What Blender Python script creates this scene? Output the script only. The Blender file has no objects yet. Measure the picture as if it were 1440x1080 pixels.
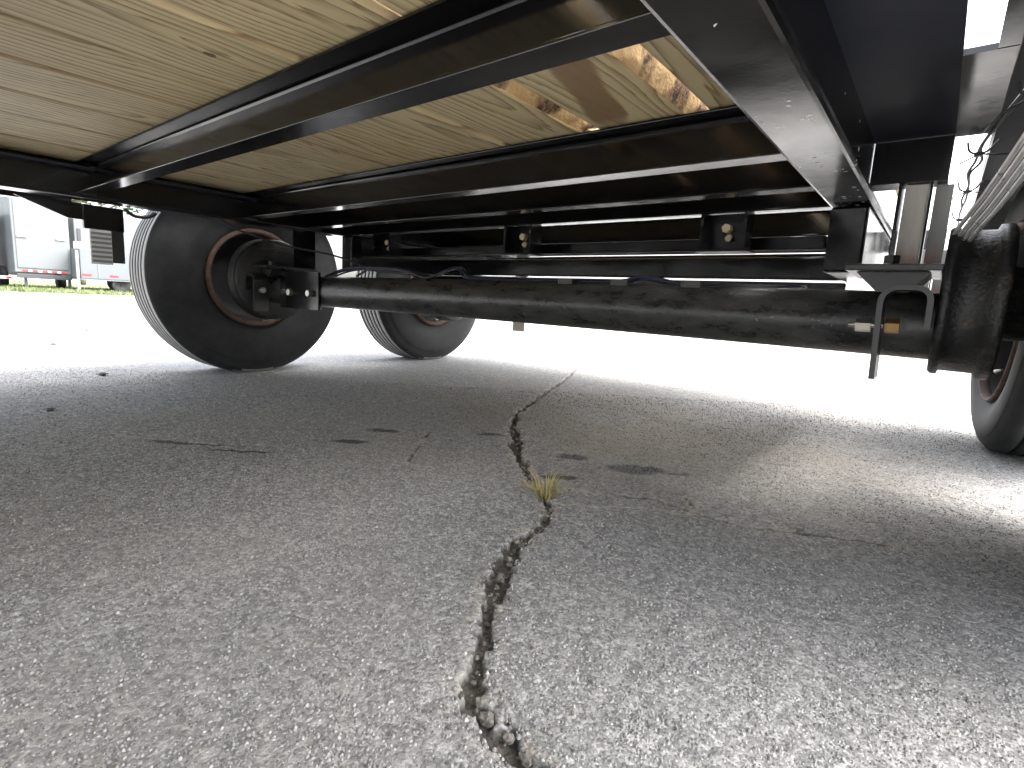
import bpy, bmesh, math, random
import numpy as np
from mathutils import Matrix, Vector

random.seed(7); rng = np.random.default_rng(7)
C = bpy.context.scene.collection
S = bpy.context.scene
R = math.radians

# ------------------------------------------------------------------ camera
def cam_axes(yaw, pitch, roll):
    cy, sy, cp, sp = math.cos(yaw), math.sin(yaw), math.cos(pitch), math.sin(pitch)
    fw = np.array([sy*cp, cy*cp, sp]); rt = np.array([cy, -sy, 0.]); up = np.cross(rt, fw)
    cr, sr = math.cos(roll), math.sin(roll)
    return cr*rt + sr*up, -sr*rt + cr*up, fw
rt, up, fw = cam_axes(R(-38.34), R(-8.87), R(3.04))
cd = bpy.data.cameras.new("camera"); cam = bpy.data.objects.new("camera", cd); C.objects.link(cam)
cd.lens = 18.6; cd.sensor_width = 36; cd.clip_start = 0.02; cd.clip_end = 3000
M = Matrix.Identity(4)
for i in range(3):
    M[i][0], M[i][1], M[i][2] = rt[i], up[i], -fw[i]
M[2][3] = 0.36
cam.matrix_world = M
S.camera = cam

# ------------------------------------------------------------------ sky, sun, exposure
SUN_EL, SUN_AZ = 58, 52         # azimuth clockwise from +Y
w = bpy.data.worlds.new("World"); S.world = w; w.use_nodes = True
nt = w.node_tree; bg = nt.nodes["Background"]
sky = nt.nodes.new("ShaderNodeTexSky"); sky.sky_type = 'NISHITA'; sky.sun_disc = False
sky.sun_elevation = R(SUN_EL); sky.sun_rotation = R(SUN_AZ)
sky.dust_density = 6.0; sky.air_density = 1.0; sky.ozone_density = 1.0
hs = nt.nodes.new("ShaderNodeHueSaturation"); hs.inputs['Saturation'].default_value = .30   # thin cloud greys the blue
nt.links.new(sky.outputs[0], hs.inputs['Color']); nt.links.new(hs.outputs[0], bg.inputs[0]); bg.inputs[1].default_value = 0.15
ld = bpy.data.lights.new("sun", 'SUN'); ld.energy = 0.5; ld.angle = R(45); ld.color = (1.0, 0.96, 0.90)
sun = bpy.data.objects.new("sun", ld); C.objects.link(sun)
a, e = R(SUN_AZ), R(SUN_EL)
sd = Vector((math.sin(a)*math.cos(e), math.cos(a)*math.cos(e), math.sin(e)))
sun.rotation_euler = sd.to_track_quat('Z', 'Y').to_euler()
S.view_settings.view_transform = 'Standard'; S.view_settings.look = 'None'
S.view_settings.exposure = 3.15; S.view_settings.gamma = 1.0; S.view_settings.use_curve_mapping = False
S.render.engine = 'CYCLES'
S.cycles.max_bounces = 10; S.cycles.diffuse_bounces = 6; S.cycles.glossy_bounces = 6
S.cycles.use_denoising = True
S.cycles.sample_clamp_indirect = 8.0

# ------------------------------------------------------------------ mesh helpers
class MB:
    def __init__(s): s.v = []; s.f = []; s.m = []; s.sm = []
    def add(s, vs, fs, smooth=False, mi=0):
        o = len(s.v); s.v += [tuple(p) for p in vs]
        for f in fs: s.f.append([i+o for i in f]); s.m.append(mi); s.sm.append(smooth)
        return s
    def box(s, x0, x1, y0, y1, z0, z1, mi=0, jit=0):
        vs = [(x, y, z) for x in (x0, x1) for y in (y0, y1) for z in (z0, z1)]
        if jit: vs = [tuple(c + random.uniform(-jit, jit) for c in p) for p in vs]
        return s.add(vs, [(0,1,3,2), (4,6,7,5), (0,4,5,1), (2,3,7,6), (0,2,6,4), (1,5,7,3)], False, mi)
    def prism(s, prof, axis, a0, a1, smooth=False, mi=0):
        """closed 2D profile extruded along axis; profile coords are the other two axes in order"""
        n = len(prof); vs = []
        for a_ in (a0, a1):
            for p, q in prof:
                c = [p, q]; c.insert(axis, a_); vs.append(tuple(c))
        s.add(vs, [(i, (i+1) % n, n+(i+1) % n, n+i) for i in range(n)], smooth, mi)
        s.add([vs[i] for i in range(n)], [list(range(n))[::-1]], False, mi)
        s.add([vs[n+i] for i in range(n)], [list(range(n))], False, mi)
        return s
    def lathe(s, prof, c, axis=0, n=48, mi=0, smooth=True, clampz=None, sgn=1, closed=False):
        """prof: (offset along axis, radius)"""
        vs = []
        for o, r in prof:
            for k in range(n):
                t = 2*math.pi*k/n
                p = [r*math.cos(t), r*math.sin(t)]; p.insert(axis, o*sgn)
                q = [p[i]+c[i] for i in range(3)]
                if clampz is not None: q[2] = max(q[2], clampz)
                vs.append(tuple(q))
        m = len(prof); fs = []
        for i in range(m if closed else m-1):
            j = (i+1) % m
            for k in range(n):
                k2 = (k+1) % n
                fs.append((i*n+k, i*n+k2, j*n+k2, j*n+k))
        return s.add(vs, fs, smooth, mi)
    def cyl(s, p0, p1, r, n=12, mi=0, r1=None, caps=True, smooth=True):
        p0, p1 = Vector(p0), Vector(p1); d = (p1-p0).normalized()
        u = d.orthogonal().normalized(); v = d.cross(u); r1 = r if r1 is None else r1
        ring = lambda p, q: [tuple(p + q*(math.cos(2*math.pi*k/n)*u + math.sin(2*math.pi*k/n)*v)) for k in range(n)]
        a_, b_ = ring(p0, r), ring(p1, r1)
        s.add(a_+b_, [(k, (k+1) % n, n+(k+1) % n, n+k) for k in range(n)], smooth, mi)
        if caps:
            s.add(a_, [list(range(n))[::-1]], False, mi); s.add(b_, [list(range(n))], False, mi)
        return s
    def tube(s, pts, r, n=8, mi=0, sub=6):
        P = [Vector(p) for p in pts]; Q = []
        if sub > 1 and len(P) > 2:
            for i in range(len(P)-1):
                a0, a1, a2, a3 = P[max(i-1, 0)], P[i], P[i+1], P[min(i+2, len(P)-1)]
                for k in range(sub):
                    t = k/sub
                    Q.append(0.5*((2*a1) + (a2-a0)*t + (2*a0-5*a1+4*a2-a3)*t*t + (3*a1-a0-3*a2+a3)*t**3))
            Q.append(P[-1])
        else: Q = P
        vs = []; u = None
        for i, p in enumerate(Q):
            d = (Q[min(i+1, len(Q)-1)] - Q[max(i-1, 0)]).normalized()
            u = d.orthogonal().normalized() if u is None else (u - d*u.dot(d)).normalized()
            v = d.cross(u)
            vs += [tuple(p + r*(math.cos(2*math.pi*k/n)*u + math.sin(2*math.pi*k/n)*v)) for k in range(n)]
        fs = [(i*n+k, i*n+(k+1) % n, (i+1)*n+(k+1) % n, (i+1)*n+k) for i in range(len(Q)-1) for k in range(n)]
        s.add(vs, fs, True, mi)
        s.add(vs[:n], [list(range(n))[::-1]], False, mi); s.add(vs[-n:], [list(range(n))], False, mi)
        return s
    def blob(s, c, rx, ry, rz, n=7, m=5, jit=.25, mi=0, smooth=False):
        vs = [(c[0], c[1], c[2]-rz)]
        for i in range(1, m):
            t = math.pi*i/m
            for k in range(n):
                q = 1+random.uniform(-jit, jit); f = 2*math.pi*(k+.5*(i % 2))/n
                vs.append((c[0]+rx*q*math.sin(t)*math.cos(f), c[1]+ry*q*math.sin(t)*math.sin(f), c[2]-rz*q*math.cos(t)))
        vs.append((c[0], c[1], c[2]+rz)); fs = []
        for k in range(n): fs.append((0, 1+(k+1) % n, 1+k))
        for i in range(m-2):
            for k in range(n):
                a_ = 1+i*n; fs.append((a_+k, a_+(k+1) % n, a_+n+(k+1) % n, a_+n+k))
        b_ = 1+(m-2)*n
        for k in range(n): fs.append((b_+k, b_+(k+1) % n, len(vs)-1))
        return s.add(vs, fs, smooth, mi)
    def build(s, name, mat, parent=None, origin=None, bevel=0, auto=None):
        V = np.array(s.v, float)
        o = np.array(origin, float) if origin is not None else (V.min(0)+V.max(0))/2
        me = bpy.data.meshes.new(name)
        me.from_pydata((V-o).tolist(), [], s.f)
        mats = mat if isinstance(mat, (list, tuple)) else [mat]
        for m in mats: me.materials.append(m)
        me.polygons.foreach_set("material_index", s.m)
        me.polygons.foreach_set("use_smooth", s.sm)
        bm = bmesh.new(); bm.from_mesh(me)
        bmesh.ops.remove_doubles(bm, verts=bm.verts, dist=1e-5)
        bmesh.ops.recalc_face_normals(bm, faces=bm.faces)
        if bevel:
            ed = [e_ for e_ in bm.edges if len(e_.link_faces) == 2 and e_.calc_face_angle(0) > .6]
            bmesh.ops.bevel(bm, geom=ed, offset=bevel, segments=2, affect='EDGES', profile=.6)
        bm.to_mesh(me); bm.free(); me.update()
        ob = bpy.data.objects.new(name, me); C.objects.link(ob)
        place(ob, o, parent)
        return ob
WO = {}
def place(ob, o, parent=None):
    o = np.array(o, float); WO[ob.name] = o
    if parent is not None:
        ob.parent = parent; ob.location = tuple(o - WO[parent.name])
    else: ob.location = tuple(o)
def dup(src, off, parent=None, mirror=None):
    """copy of a part and its children; shares mesh data"""
    c = src.copy(); C.objects.link(c); c.parent = None
    place(c, WO[src.name] + np.array(off), parent)
    for ch in list(src.children): dup(ch, off, c)
    return c
def tag(o, label, cat, group=None):
    o['label'] = label; o['category'] = cat
    if group: o['group'] = group
    return o
def empty(name, loc, label, cat, group=None):
    o = bpy.data.objects.new(name, None); o.empty_display_size = .1; C.objects.link(o); place(o, loc)
    return tag(o, label, cat, group)

# ------------------------------------------------------------------ materials
class NT:
    def __init__(s, name):
        s.m = bpy.data.materials.new(name); s.m.use_nodes = True; s.t = s.m.node_tree
        s.b = s.t.nodes["Principled BSDF"]; s.out = s.t.nodes["Material Output"]
    def n(s, typ, **kw):
        x = s.t.nodes.new("ShaderNode"+typ)
        for k, v in kw.items():
            if k.startswith('_'): setattr(x, k[1:], v)
            else: s.set(x, k, v)
        return x
    def set(s, node, k, v):
        k = k.replace('__', ' ')
        i = node.inputs[int(k[1:])] if k[0] == 'i' and k[1:].isdigit() else node.inputs[k]
        if isinstance(v, bpy.types.NodeSocket): s.t.links.new(v, i)
        else: i.default_value = v
    def math(s, op, a_, b_=0., c_=None, clamp=False):
        x = s.n("Math", _operation=op, _use_clamp=clamp, i0=a_, i1=b_)
        if c_ is not None: s.set(x, 'i2', c_)
        return x.outputs[0]
    def mix(s, fac, a_, b_, mode='MIX'):
        x = s.n("Mix", _data_type='RGBA', _blend_type=mode)
        s.set(x, 'i0', fac)
        for i, v in ((6, a_), (7, b_)): s.set(x, 'i%d' % i, v if isinstance(v, bpy.types.NodeSocket) else col(v))
        return x.outputs[2]
    def ramp(s, fac, stops):
        x = s.n("ValToRGB", Fac=fac); el = x.color_ramp.elements
        while len(el) < len(stops): el.new(.5)
        for e_, (p, c_) in zip(el, stops): e_.position = p; e_.color = col(c_)
        return x.outputs[0]
    def noise(s, vec, scale, detail=4, rough=.55, dist=0.):
        return s.n("TexNoise", Vector=vec, Scale=scale, Detail=detail, Roughness=rough, Distortion=dist).outputs[0]
    def obj(s): return s.n("TexCoord").outputs['Object']
    def pos(s): return s.n("NewGeometry").outputs['Position']
    def bump(s, h, strength, dist=.01):
        s.set(s.b, 'Normal', s.n("Bump", Height=h, Strength=strength, Distance=dist).outputs[0])
    def bs(s, **kw):
        for k, v in kw.items(): s.set(s.b, k, v if not isinstance(v, tuple) else col(v))
        return s
def col(c):
    if isinstance(c, (int, float)): return (c, c, c, 1)
    return tuple(c) if len(c) == 4 else (*c, 1)
def simple(name, c, rough=.5, metal=0., var=.15, scale=8, coat=0):
    t = NT(name); p = t.pos(); nz = t.noise(p, scale, 5)
    cc = t.mix(nz, tuple(x*(1-var) for x in c), tuple(min(1, x*(1+var)) for x in c))
    t.bs(Base__Color=cc, Metallic=metal, Roughness=t.math('MULTIPLY_ADD', nz, .2, rough-.1, True))
    if coat: t.bs(Coat__Weight=coat, Coat__Roughness=.05)
    return t.m

def paint(name, speck=0.0, rough=.13, dust=.25):
    """gloss black enamel with orange peel, dust film and spatter specks"""
    t = NT(name); p = t.pos()
    nz = t.noise(p, 3.0, 5); fine = t.noise(p, 60, 3)
    base = t.mix(t.math('MULTIPLY', t.ramp(nz, [(.45, 0), (.75, 1)]), dust), (.004, .004, .0045), (.014, .013, .012))
    rg = t.math('MULTIPLY_ADD', t.ramp(t.noise(p, 9, 4), [(.4, 0), (.7, 1)]), .10, rough)
    if speck:
        vo = t.n("TexVoronoi", Vector=p, Scale=75.0, Randomness=1.0)
        keep = t.math('GREATER_THAN', t.n("SeparateColor", Color=vo.outputs['Color']).outputs[0], 1-.42*speck)
        big = t.math('GREATER_THAN', t.noise(p, 7, 2), .50)
        rad = t.math('MULTIPLY', t.n("SeparateColor", Color=vo.outputs['Color']).outputs[1], .40)
        dot = t.math('MULTIPLY', t.math('MULTIPLY', t.math('LESS_THAN', vo.outputs['Distance'], rad), keep), big)
        base = t.mix(dot, base, (.8, .78, .74)); rg = t.math('MAXIMUM', rg, t.math('MULTIPLY', dot, .7))
    t.bs(Base__Color=base, Roughness=rg, Coat__Weight=.0)
    t.set(t.b, 'Specular IOR Level', .55)
    h = t.math('ADD', t.math('MULTIPLY', t.noise(p, 160, 2), .25), t.noise(p, 18, 2))
    t.bump(h, .06, .004)
    return t.m
M_paint = paint("black_enamel")
M_spat = paint("black_enamel_spattered", speck=.7, rough=.14, dust=.25)
M_smooth = paint("black_enamel_smooth", rough=.10, dust=.1)

def worn_paint(name):
    t = NT(name); p = t.pos()
    sep = t.n("SeparateXYZ", Vector=p)
    st = t.n("Mapping", Vector=p, Scale=(5, 12, 12))
    nz = t.noise(st.outputs[0], 3, 7, .7); sp = t.noise(p, 130, 3)
    c0 = t.mix(t.ramp(nz, [(.38, 0), (.68, 1)]), (.014, .015, .016), (.065, .065, .062))
    c1 = t.mix(t.ramp(sp, [(.66, 0), (.72, 1)]), c0, (.16, .13, .09))
    t.bs(Base__Color=c1, Roughness=t.math('MULTIPLY_ADD', nz, .32, .14))
    t.bump(t.math('ADD', sp, nz), .15, .004)
    return t.m
M_axle = worn_paint("weathered_axle_paint")

def rubber():
    t = NT("tyre_rubber"); p = t.obj()
    nz = t.noise(p, 14, 5, .6); f = t.noise(p, 220, 2)
    c = t.mix(t.ramp(nz, [(.35, 0), (.7, 1)]), (.012, .013, .014), (.028, .029, .030))
    t.bs(Base__Color=c, Roughness=t.math('MULTIPLY_ADD', nz, .2, .58)); t.set(t.b, 'Specular IOR Level', .3)
    t.bump(f, .15, .002); return t.m
M_rub = rubber()
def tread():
    t = NT("sheen_pale_tread"); p = t.obj(); nz = t.noise(p, 30, 5, .6)  # grazing sheen on the left treads, painted as a paler base colour
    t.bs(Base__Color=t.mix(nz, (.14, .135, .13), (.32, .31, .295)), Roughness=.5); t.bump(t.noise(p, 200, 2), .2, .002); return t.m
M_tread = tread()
def rust():
    t = NT("rusty_rim"); p = t.pos(); nz = t.noise(p, 22, 6, .65); n2 = t.noise(p, 90, 4)
    c = t.mix(t.ramp(nz, [(.3, 0), (.7, 1)]), (.045, .026, .019), (.115, .068, .048))
    c = t.mix(t.ramp(n2, [(.62, 0), (.75, 1)]), c, (.24, .19, .13))
    t.bs(Base__Color=c, Roughness=.8); t.bump(n2, .4, .003); return t.m
M_rust = rust()
M_dark = simple("grimy_black_steel", (.018, .018, .017), .42, var=.5, scale=20)
def drum_mat():
    t = NT("muddy_brake_drum"); p = t.pos(); n1 = t.noise(p, 30, 6, .7); n2 = t.noise(p, 160, 3)
    m = t.math('MULTIPLY', t.ramp(n1, [(.52, 0), (.68, 1)]), t.ramp(n2, [(.4, 0), (.65, 1)]))
    c = t.mix(m, (.010, .010, .010), (.085, .07, .048))
    t.bs(Base__Color=c, Roughness=t.math('MULTIPLY_ADD', n1, .4, .25)); t.bump(t.math('ADD', n1, n2), .35, .005); return t.m
M_drum = drum_mat()
M_zinc = simple("zinc_bolt", (.6, .58, .52), .35, 1.0)
def post(name, c):
    t = NT(name); p = t.pos(); nz = t.noise(t.n("Mapping", Vector=p, Scale=(60, 60, 6)).outputs[0], 1.5, 4)
    z = t.n("SeparateXYZ", Vector=p).outputs[2]
    low = t.math('MULTIPLY', t.ramp(t.math('MULTIPLY_ADD', nz, .10, z), [(.49, 1), (.545, 0)]), .8)
    t.bs(Base__Color=t.mix(low, t.mix(nz, c, tuple(x*.7 for x in c)), (.45, .16, .09)), Roughness=.4); return t.m
M_post = post("pale_primer_rust_stained", (.78, .74, .66)); M_post2 = post("grey_primer", (.50, .50, .48))
M_line = simple("plated_brake_line", (.75, .74, .72), .3, .6, var=.2, scale=40)
M_brass = simple("brass_fitting", (.33, .20, .085), .4, .9, var=.4, scale=60)
M_under = simple("rubber_undercoat", (.008, .008, .009), .8, var=.3, scale=40)
M_navyp = simple("dull_navy_primer", (.006, .008, .017), .55, var=.3, scale=6)
M_steel = simple("dull_grey_steel", (.20, .20, .19), .45, .6, var=.3, scale=30)
M_wire = simple("black_wire_sheath", (.012, .012, .014), .4)
M_blue = simple("navy_wire_sheath", (.010, .014, .035), .35)
M_brk = simple("worn_bracket_paint", (.02, .0195, .019), .3, .0, var=.5, scale=25)

def wood():
    t = NT("treated_pine"); oi = t.n("ObjectInfo"); p = t.obj()
    rnd = oi.outputs['Random']
    off = t.n("CombineXYZ", X=t.math('MULTIPLY', rnd, 37.), Y=t.math('MULTIPLY', rnd, 91.), Z=t.math('MULTIPLY', rnd, 53.)).outputs[0]
    q = t.n("VectorMath", _operation='ADD', i0=p, i1=off).outputs[0]
    ls = t.n("Mapping", Vector=q, Scale=(1.6, .55, 1.6)).outputs[0]
    n1 = t.n("TexNoise", Vector=ls, Scale=2.2, Detail=2., Roughness=.45)
    sp = t.n("SeparateXYZ", Vector=p)
    d = t.n("SeparateXYZ", Vector=n1.outputs['Color'])
    # ring coordinate: distance from a pith that wanders along the board
    px = t.math('ADD', sp.outputs[0], t.math('MULTIPLY_ADD', rnd, .30, -.15))
    px = t.math('ADD', px, t.math('MULTIPLY_ADD', d.outputs[0], .22, -.11))
    pz = t.math('ADD', t.math('MULTIPLY_ADD', d.outputs[1], .22, -.07), t.math('MULTIPLY', sp.outputs[2], .8))
    r = t.math('SQRT', t.math('ADD', t.math('MULTIPLY', px, px), t.math('MULTIPLY', pz, pz)))
    fs = t.n("Mapping", Vector=q, Scale=(40, 1.4, 40)).outputs[0]
    nf = t.noise(fs, 3, 4, .6)
    ph = t.math('ADD', t.math('MULTIPLY', r, 60.), t.math('MULTIPLY', nf, 1.1))
    fr = t.math('FRACT', ph)
    ring = t.ramp(fr, [(0, 0), (.45, .10), (.80, .55), (.92, 1), (1.0, .0)])
    tint = t.mix(rnd, (.75, .615, .35), (.80, .675, .41))
    late = t.mix(rnd, (.22, .135, .055), (.30, .19, .085))
    cc = t.mix(t.math('MULTIPLY', ring, .95), tint, late)
    big = t.noise(t.n("Mapping", Vector=q, Scale=(5, .8, 5)).outputs[0], 1.6, 3)
    cc = t.mix(t.math('MULTIPLY', t.ramp(big, [(.42, 0), (.7, 1)]), .18), cc, (.40, .38, .25))   # green preservative tint
    cc = t.mix(t.math('MULTIPLY', nf, .12), cc, (.24, .16, .08))
    at = t.n("Attribute", _attribute_name="heart_seam_shade").outputs['Fac']
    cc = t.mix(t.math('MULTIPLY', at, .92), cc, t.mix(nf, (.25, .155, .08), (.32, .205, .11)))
    t.bs(Base__Color=cc, Roughness=.62)
    t.bump(t.math('ADD', ring, t.math('MULTIPLY', nf, 1.5)), .12, .002)
    return t.m
M_wood = wood()
def bark():
    t = NT("bark_wane"); p = t.pos(); n1 = t.noise(p, 75, 6, .7); n2 = t.noise(p, 11, 2)
    c = t.mix(t.ramp(n1, [(.40, 0), (.58, 1)]), (.03, .02, .014), (.30, .17, .07))
    c = t.mix(t.ramp(n2, [(.44, 0), (.50, 1)]), c, t.mix(n1, (.52, .33, .14), (.62, .43, .21)))
    t.bs(Base__Color=c, Roughness=.85); t.bump(n1, .7, .01); return t.m
M_bark = bark()
M_knot = simple("pine_knot", (.16, .10, .05), .6, var=.5, scale=120)

def asphalt():
    t = NT("worn_asphalt"); p = t.obj()
    va = t.n("TexVoronoi", Vector=p, Scale=290.0); vb = t.n("TexVoronoi", Vector=p, Scale=150.0)
    ra = t.n("SeparateColor", Color=va.outputs['Color']).outputs[0]; rb = t.n("SeparateColor", Color=vb.outputs['Color']).outputs[1]
    n1 = t.noise(p, 2.2, 5, .6); n2 = t.noise(p, 420, 3, .6); n3 = t.noise(p, 28, 4, .6)
    st = t.math('ADD', t.math('MULTIPLY', ra, .55), t.math('MULTIPLY', rb, .45))
    st = t.math('ADD', t.math('MULTIPLY', st, .75), t.math('MULTIPLY', n2, .25))
    c = t.ramp(st, [(.26, (.15, .152, .156)), (.45, (.25, .252, .255)), (.58, (.33, .33, .328)), (.76, (.50, .495, .485))])
    c = t.mix(t.math('MULTIPLY', t.ramp(n3, [(.42, 0), (.66, 1)]), .30), c, (.18, .18, .18))
    c = t.mix(t.math('MULTIPLY', t.ramp(n1, [(.40, 0), (.62, 1)]), .30), c, (.33, .31, .275))
    A = lambda n: t.n("Attribute", _attribute_name=n).outputs['Fac']
    c = t.mix(t.math('MULTIPLY', A("brown"), .75), c, t.mix(st, (.15, .13, .105), (.28, .245, .20)))
    c = t.mix(t.math('MULTIPLY', A("edge"), .85), c, t.mix(st, (.30, .27, .22), (.55, .51, .44)))
    c = t.mix(t.math('MULTIPLY', A("pit"), .85), c, t.mix(n2, (.03, .028, .023), (.11, .10, .08)))
    c = t.mix(t.math('MULTIPLY', A("stain"), .93), c, (.028, .027, .025))
    t.bs(Base__Color=c, Roughness=t.math('MULTIPLY_ADD', A("stain"), -.35, .9))
    t.set(t.b, 'Specular IOR Level', .25)
    h = t.math('ADD', t.math('MULTIPLY', va.outputs['Distance'], -.8), t.math('ADD', t.math('MULTIPLY', vb.outputs['Distance'], -.9), t.math('MULTIPLY', n2, .5)))
    t.bump(h, .55, .002)
    return t.m
M_asph = asphalt()
def aggregate():
    t = NT("asphalt_aggregate"); A = lambda n: t.n("Attribute", _attribute_name=n).outputs['Fac']; tn = A("tone")
    c = t.ramp(tn, [(0, (.11, .112, .115)), (.35, (.23, .231, .232)), (.75, (.34, .338, .333)), (1, (.50, .49, .475))])
    c = t.mix(t.math('MULTIPLY', A("brown"), .7), c, t.mix(tn, (.14, .12, .095), (.28, .245, .20)))
    c = t.mix(t.math('MULTIPLY', A("stain"), .9), c, (.03, .029, .027))
    t.bs(Base__Color=c, Roughness=.85); t.set(t.b, 'Specular IOR Level', .25); return t.m
M_agg = aggregate()
def chunk():
    t = NT("broken_asphalt"); p = t.pos(); n = t.noise(p, 160, 5, .7)
    t.bs(Base__Color=t.ramp(n, [(.3, (.06, .055, .045)), (.5, (.17, .155, .135)), (.7, (.34, .32, .28))]), Roughness=.9); t.bump(n, .6, .004); return t.m
M_chunk = chunk()
M_pebble = simple("dark_pebble", (.07, .06, .05), .8, var=.4, scale=90)
M_straw = simple("dry_straw_blade", (.46, .38, .17), .6, var=.35, scale=60)
M_straw2 = simple("green_straw_blade", (.27, .29, .11), .6, var=.35, scale=60)
M_verge = simple("mown_verge", (.09, .11, .048), .9, var=.4, scale=2)
M_blade = simple("verge_grass_blade", (.115, .14, .055), .7, var=.5, scale=3)
M_leaf = simple("tree_leaf", (.055, .10, .03), .6, var=.5, scale=1.5)
M_trunk = simple("tree_bark", (.10, .075, .05), .9, var=.4, scale=10)
M_white = simple("white_sheet_metal", (.128, .138, .145), .4, var=.1, scale=2)
M_silver = simple("silver_sheet_metal", (.115, .125, .135), .4, .1, var=.06, scale=2)
M_navy = simple("navy_sheet_metal", (.03, .055, .11), .35, var=.1, scale=2)
M_red = simple("red_reflector", (.6, .03, .04), .3, var=.1)
M_tapew = simple("white_reflector", (.75, .75, .75), .3, var=.05)
M_grey = simple("grey_cabinet", (.26, .26, .25), .5, var=.1)
M_bumper = simple("black_bumper", (.04, .045, .05), .5, var=.2)

# ------------------------------------------------------------------ ground
yw = R(-38.34); EU = np.array([math.cos(yw), -math.sin(yw)]); EV = np.array([math.sin(yw), math.cos(yw)])
def uv(pts): P = np.array(pts, float); return np.stack([P@EU, P@EV], -1)
CRACK = [(-.12,.285),(-.199,.306),(-.224,.309),(-.252,.317),(-.279,.323),(-.301,.34),(-.319,.371),(-.349,.417),(-.387,.478),(-.416,.529),(-.45,.59),(-.463,.646),(-.462,.686),(-.493,.748),(-.531,.788),(-.623,.866),(-.719,.946),(-.819,1.069),(-.928,1.181),(-1.028,1.334),(-1.151,1.627),(-1.417,2.237),(-1.631,2.701)]
CW = [12,12,12,13,15,16,15,14,16,15,13,9,10,9,9,10,15,20,13,9,8,6,2]       # width in mm
HAIR = [([(-.52,.854),(-.46,.889),(-.384,.932),(-.285,.923),(-.219,.926),(-.13,.976),(-.014,1.025)], .0052),
        ([(-.871,.749),(-.956,.855),(-1.033,.961)], .004), ([(-1.54,.342),(-1.379,.424),(-1.198,.552)], .0045),
        ([(-.498,.772),(-.377,.87),(-.282,.913)], .003), ([(-.337,.992),(-.289,.933)], .003)]
STAIN = [(-.488,1.086,.075,.040),(-.41,1.12,.05,.012),(-.638,1.055,.042,.026),(-1.076,.744,.05,.020),(-1.113,.864,.05,.020),(-.902,1.06,.04,.017),(-.575,.905,.045,.020),(-1.30,.47,.13,.010),(-1.17,.52,.08,.008)]
def polydist(U, V, P, wd=None):
    best = np.full(U.shape, 9.); bw = np.zeros(U.shape)
    for i in range(len(P)-1):
        a_, b_ = P[i], P[i+1]; d = b_-a_; L = d@d
        t_ = np.clip(((U-a_[0])*d[0]+(V-a_[1])*d[1])/L, 0, 1)
        q = np.hypot(U-a_[0]-t_*d[0], V-a_[1]-t_*d[1])
        k = q < best; best[k] = q[k]
        if wd is not None: bw[k] = (wd[i]+(wd[i+1]-wd[i])*t_)[k]
    return best, bw
def vnoise(X, Y, sc, seed):
    r_ = np.random.default_rng(seed); T = r_.random((256, 256))
    x, y = X*sc, Y*sc; xi, yi = np.floor(x).astype(int), np.floor(y).astype(int)
    fx, fy = x-xi, y-yi; fx = fx*fx*(3-2*fx); fy = fy*fy*(3-2*fy)
    g = lambda i, j: T[i & 255, j & 255]
    return (g(xi, yi)*(1-fx)+g(xi+1, yi)*fx)*(1-fy) + (g(xi, yi+1)*(1-fx)+g(xi+1, yi+1)*fx)*fy
def grow(x0, step, ratio, end):
    o = [x0]
    while o[-1] < end: o.append(o[-1]+step); step *= ratio
    return o[1:]
cu = uv(CRACK)
ua = np.concatenate([np.arange(-.10, .1001, .0018)])
left = grow(.10, .0032, 1.0035, 1.3); left += grow(left[-1], .03, 1.22, 900)
us = np.concatenate([-np.array(left)[::-1], ua, np.array(left)])
va = list(np.arange(.24, 1.30, .0026)); va += grow(va[-1], .003, 1.014, 4); va += grow(va[-1], .1, 1.25, 900)
vb = grow(.24, .02, 1.3, 60)
vs_ = np.concatenate([.48-np.array(vb)[::-1], np.array(va)])
cc = np.interp(vs_, cu[:, 1], cu[:, 0]); cc = np.where(vs_ < .24, cu[0, 0], cc)
k_ = np.ones(9)/9; cc = np.convolve(np.pad(cc, 4, 'edge'), k_, 'valid')
fall = np.clip(1-(np.abs(us)-.1)/1.1, 0, 1)
U = us[:, None]+cc[None, :]*fall[:, None]; V = np.repeat(vs_[None, :], len(us), 0)
near = (V < 4) & (np.abs(U) < 2.5)
wob = (vnoise(U, V, 60, 1)-.5)*.016 + (vnoise(U, V, 170, 2)-.5)*.009 + (vnoise(U, V, 400, 21)-.5)*.003
wob2 = (vnoise(U, V, 60, 3)-.5)*.016 + (vnoise(U, V, 170, 4)-.5)*.009 + (vnoise(U, V, 400, 22)-.5)*.003
dc, wc = polydist(U+wob, V+wob2, cu, np.array(CW)/1000)
gate = .62+.65*vnoise(U, V, 14, 5)
half = wc*gate*1.0
depth = np.clip((half-dc)/.0024, 0, 1)
rough_floor = vnoise(U, V, 200, 6)*.5+vnoise(U, V, 80, 7)*.5
Zg = -depth*(.007+.006*rough_floor)
chip = np.clip(1-(dc-half)/.007, 0, 1)*(dc >= half)*vnoise(U, V, 90, 8)
Zg -= chip*.0028
Zg += np.where(near, (vnoise(U, V, 3, 9)-.5)*.006 + (vnoise(U, V, 45, 10)-.5)*.0014 + (vnoise(U, V, 230, 11)-.5)*.0011, 0)
pit = depth.copy(); farfade = np.clip((2.4-V)/.8, 0, 1)
edge = farfade*np.clip(1-(dc-half)/.014, 0, 1)*(dc >= half)*np.clip(vnoise(U, V, 25, 12)*1.7-.3, 0, 1)
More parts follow.
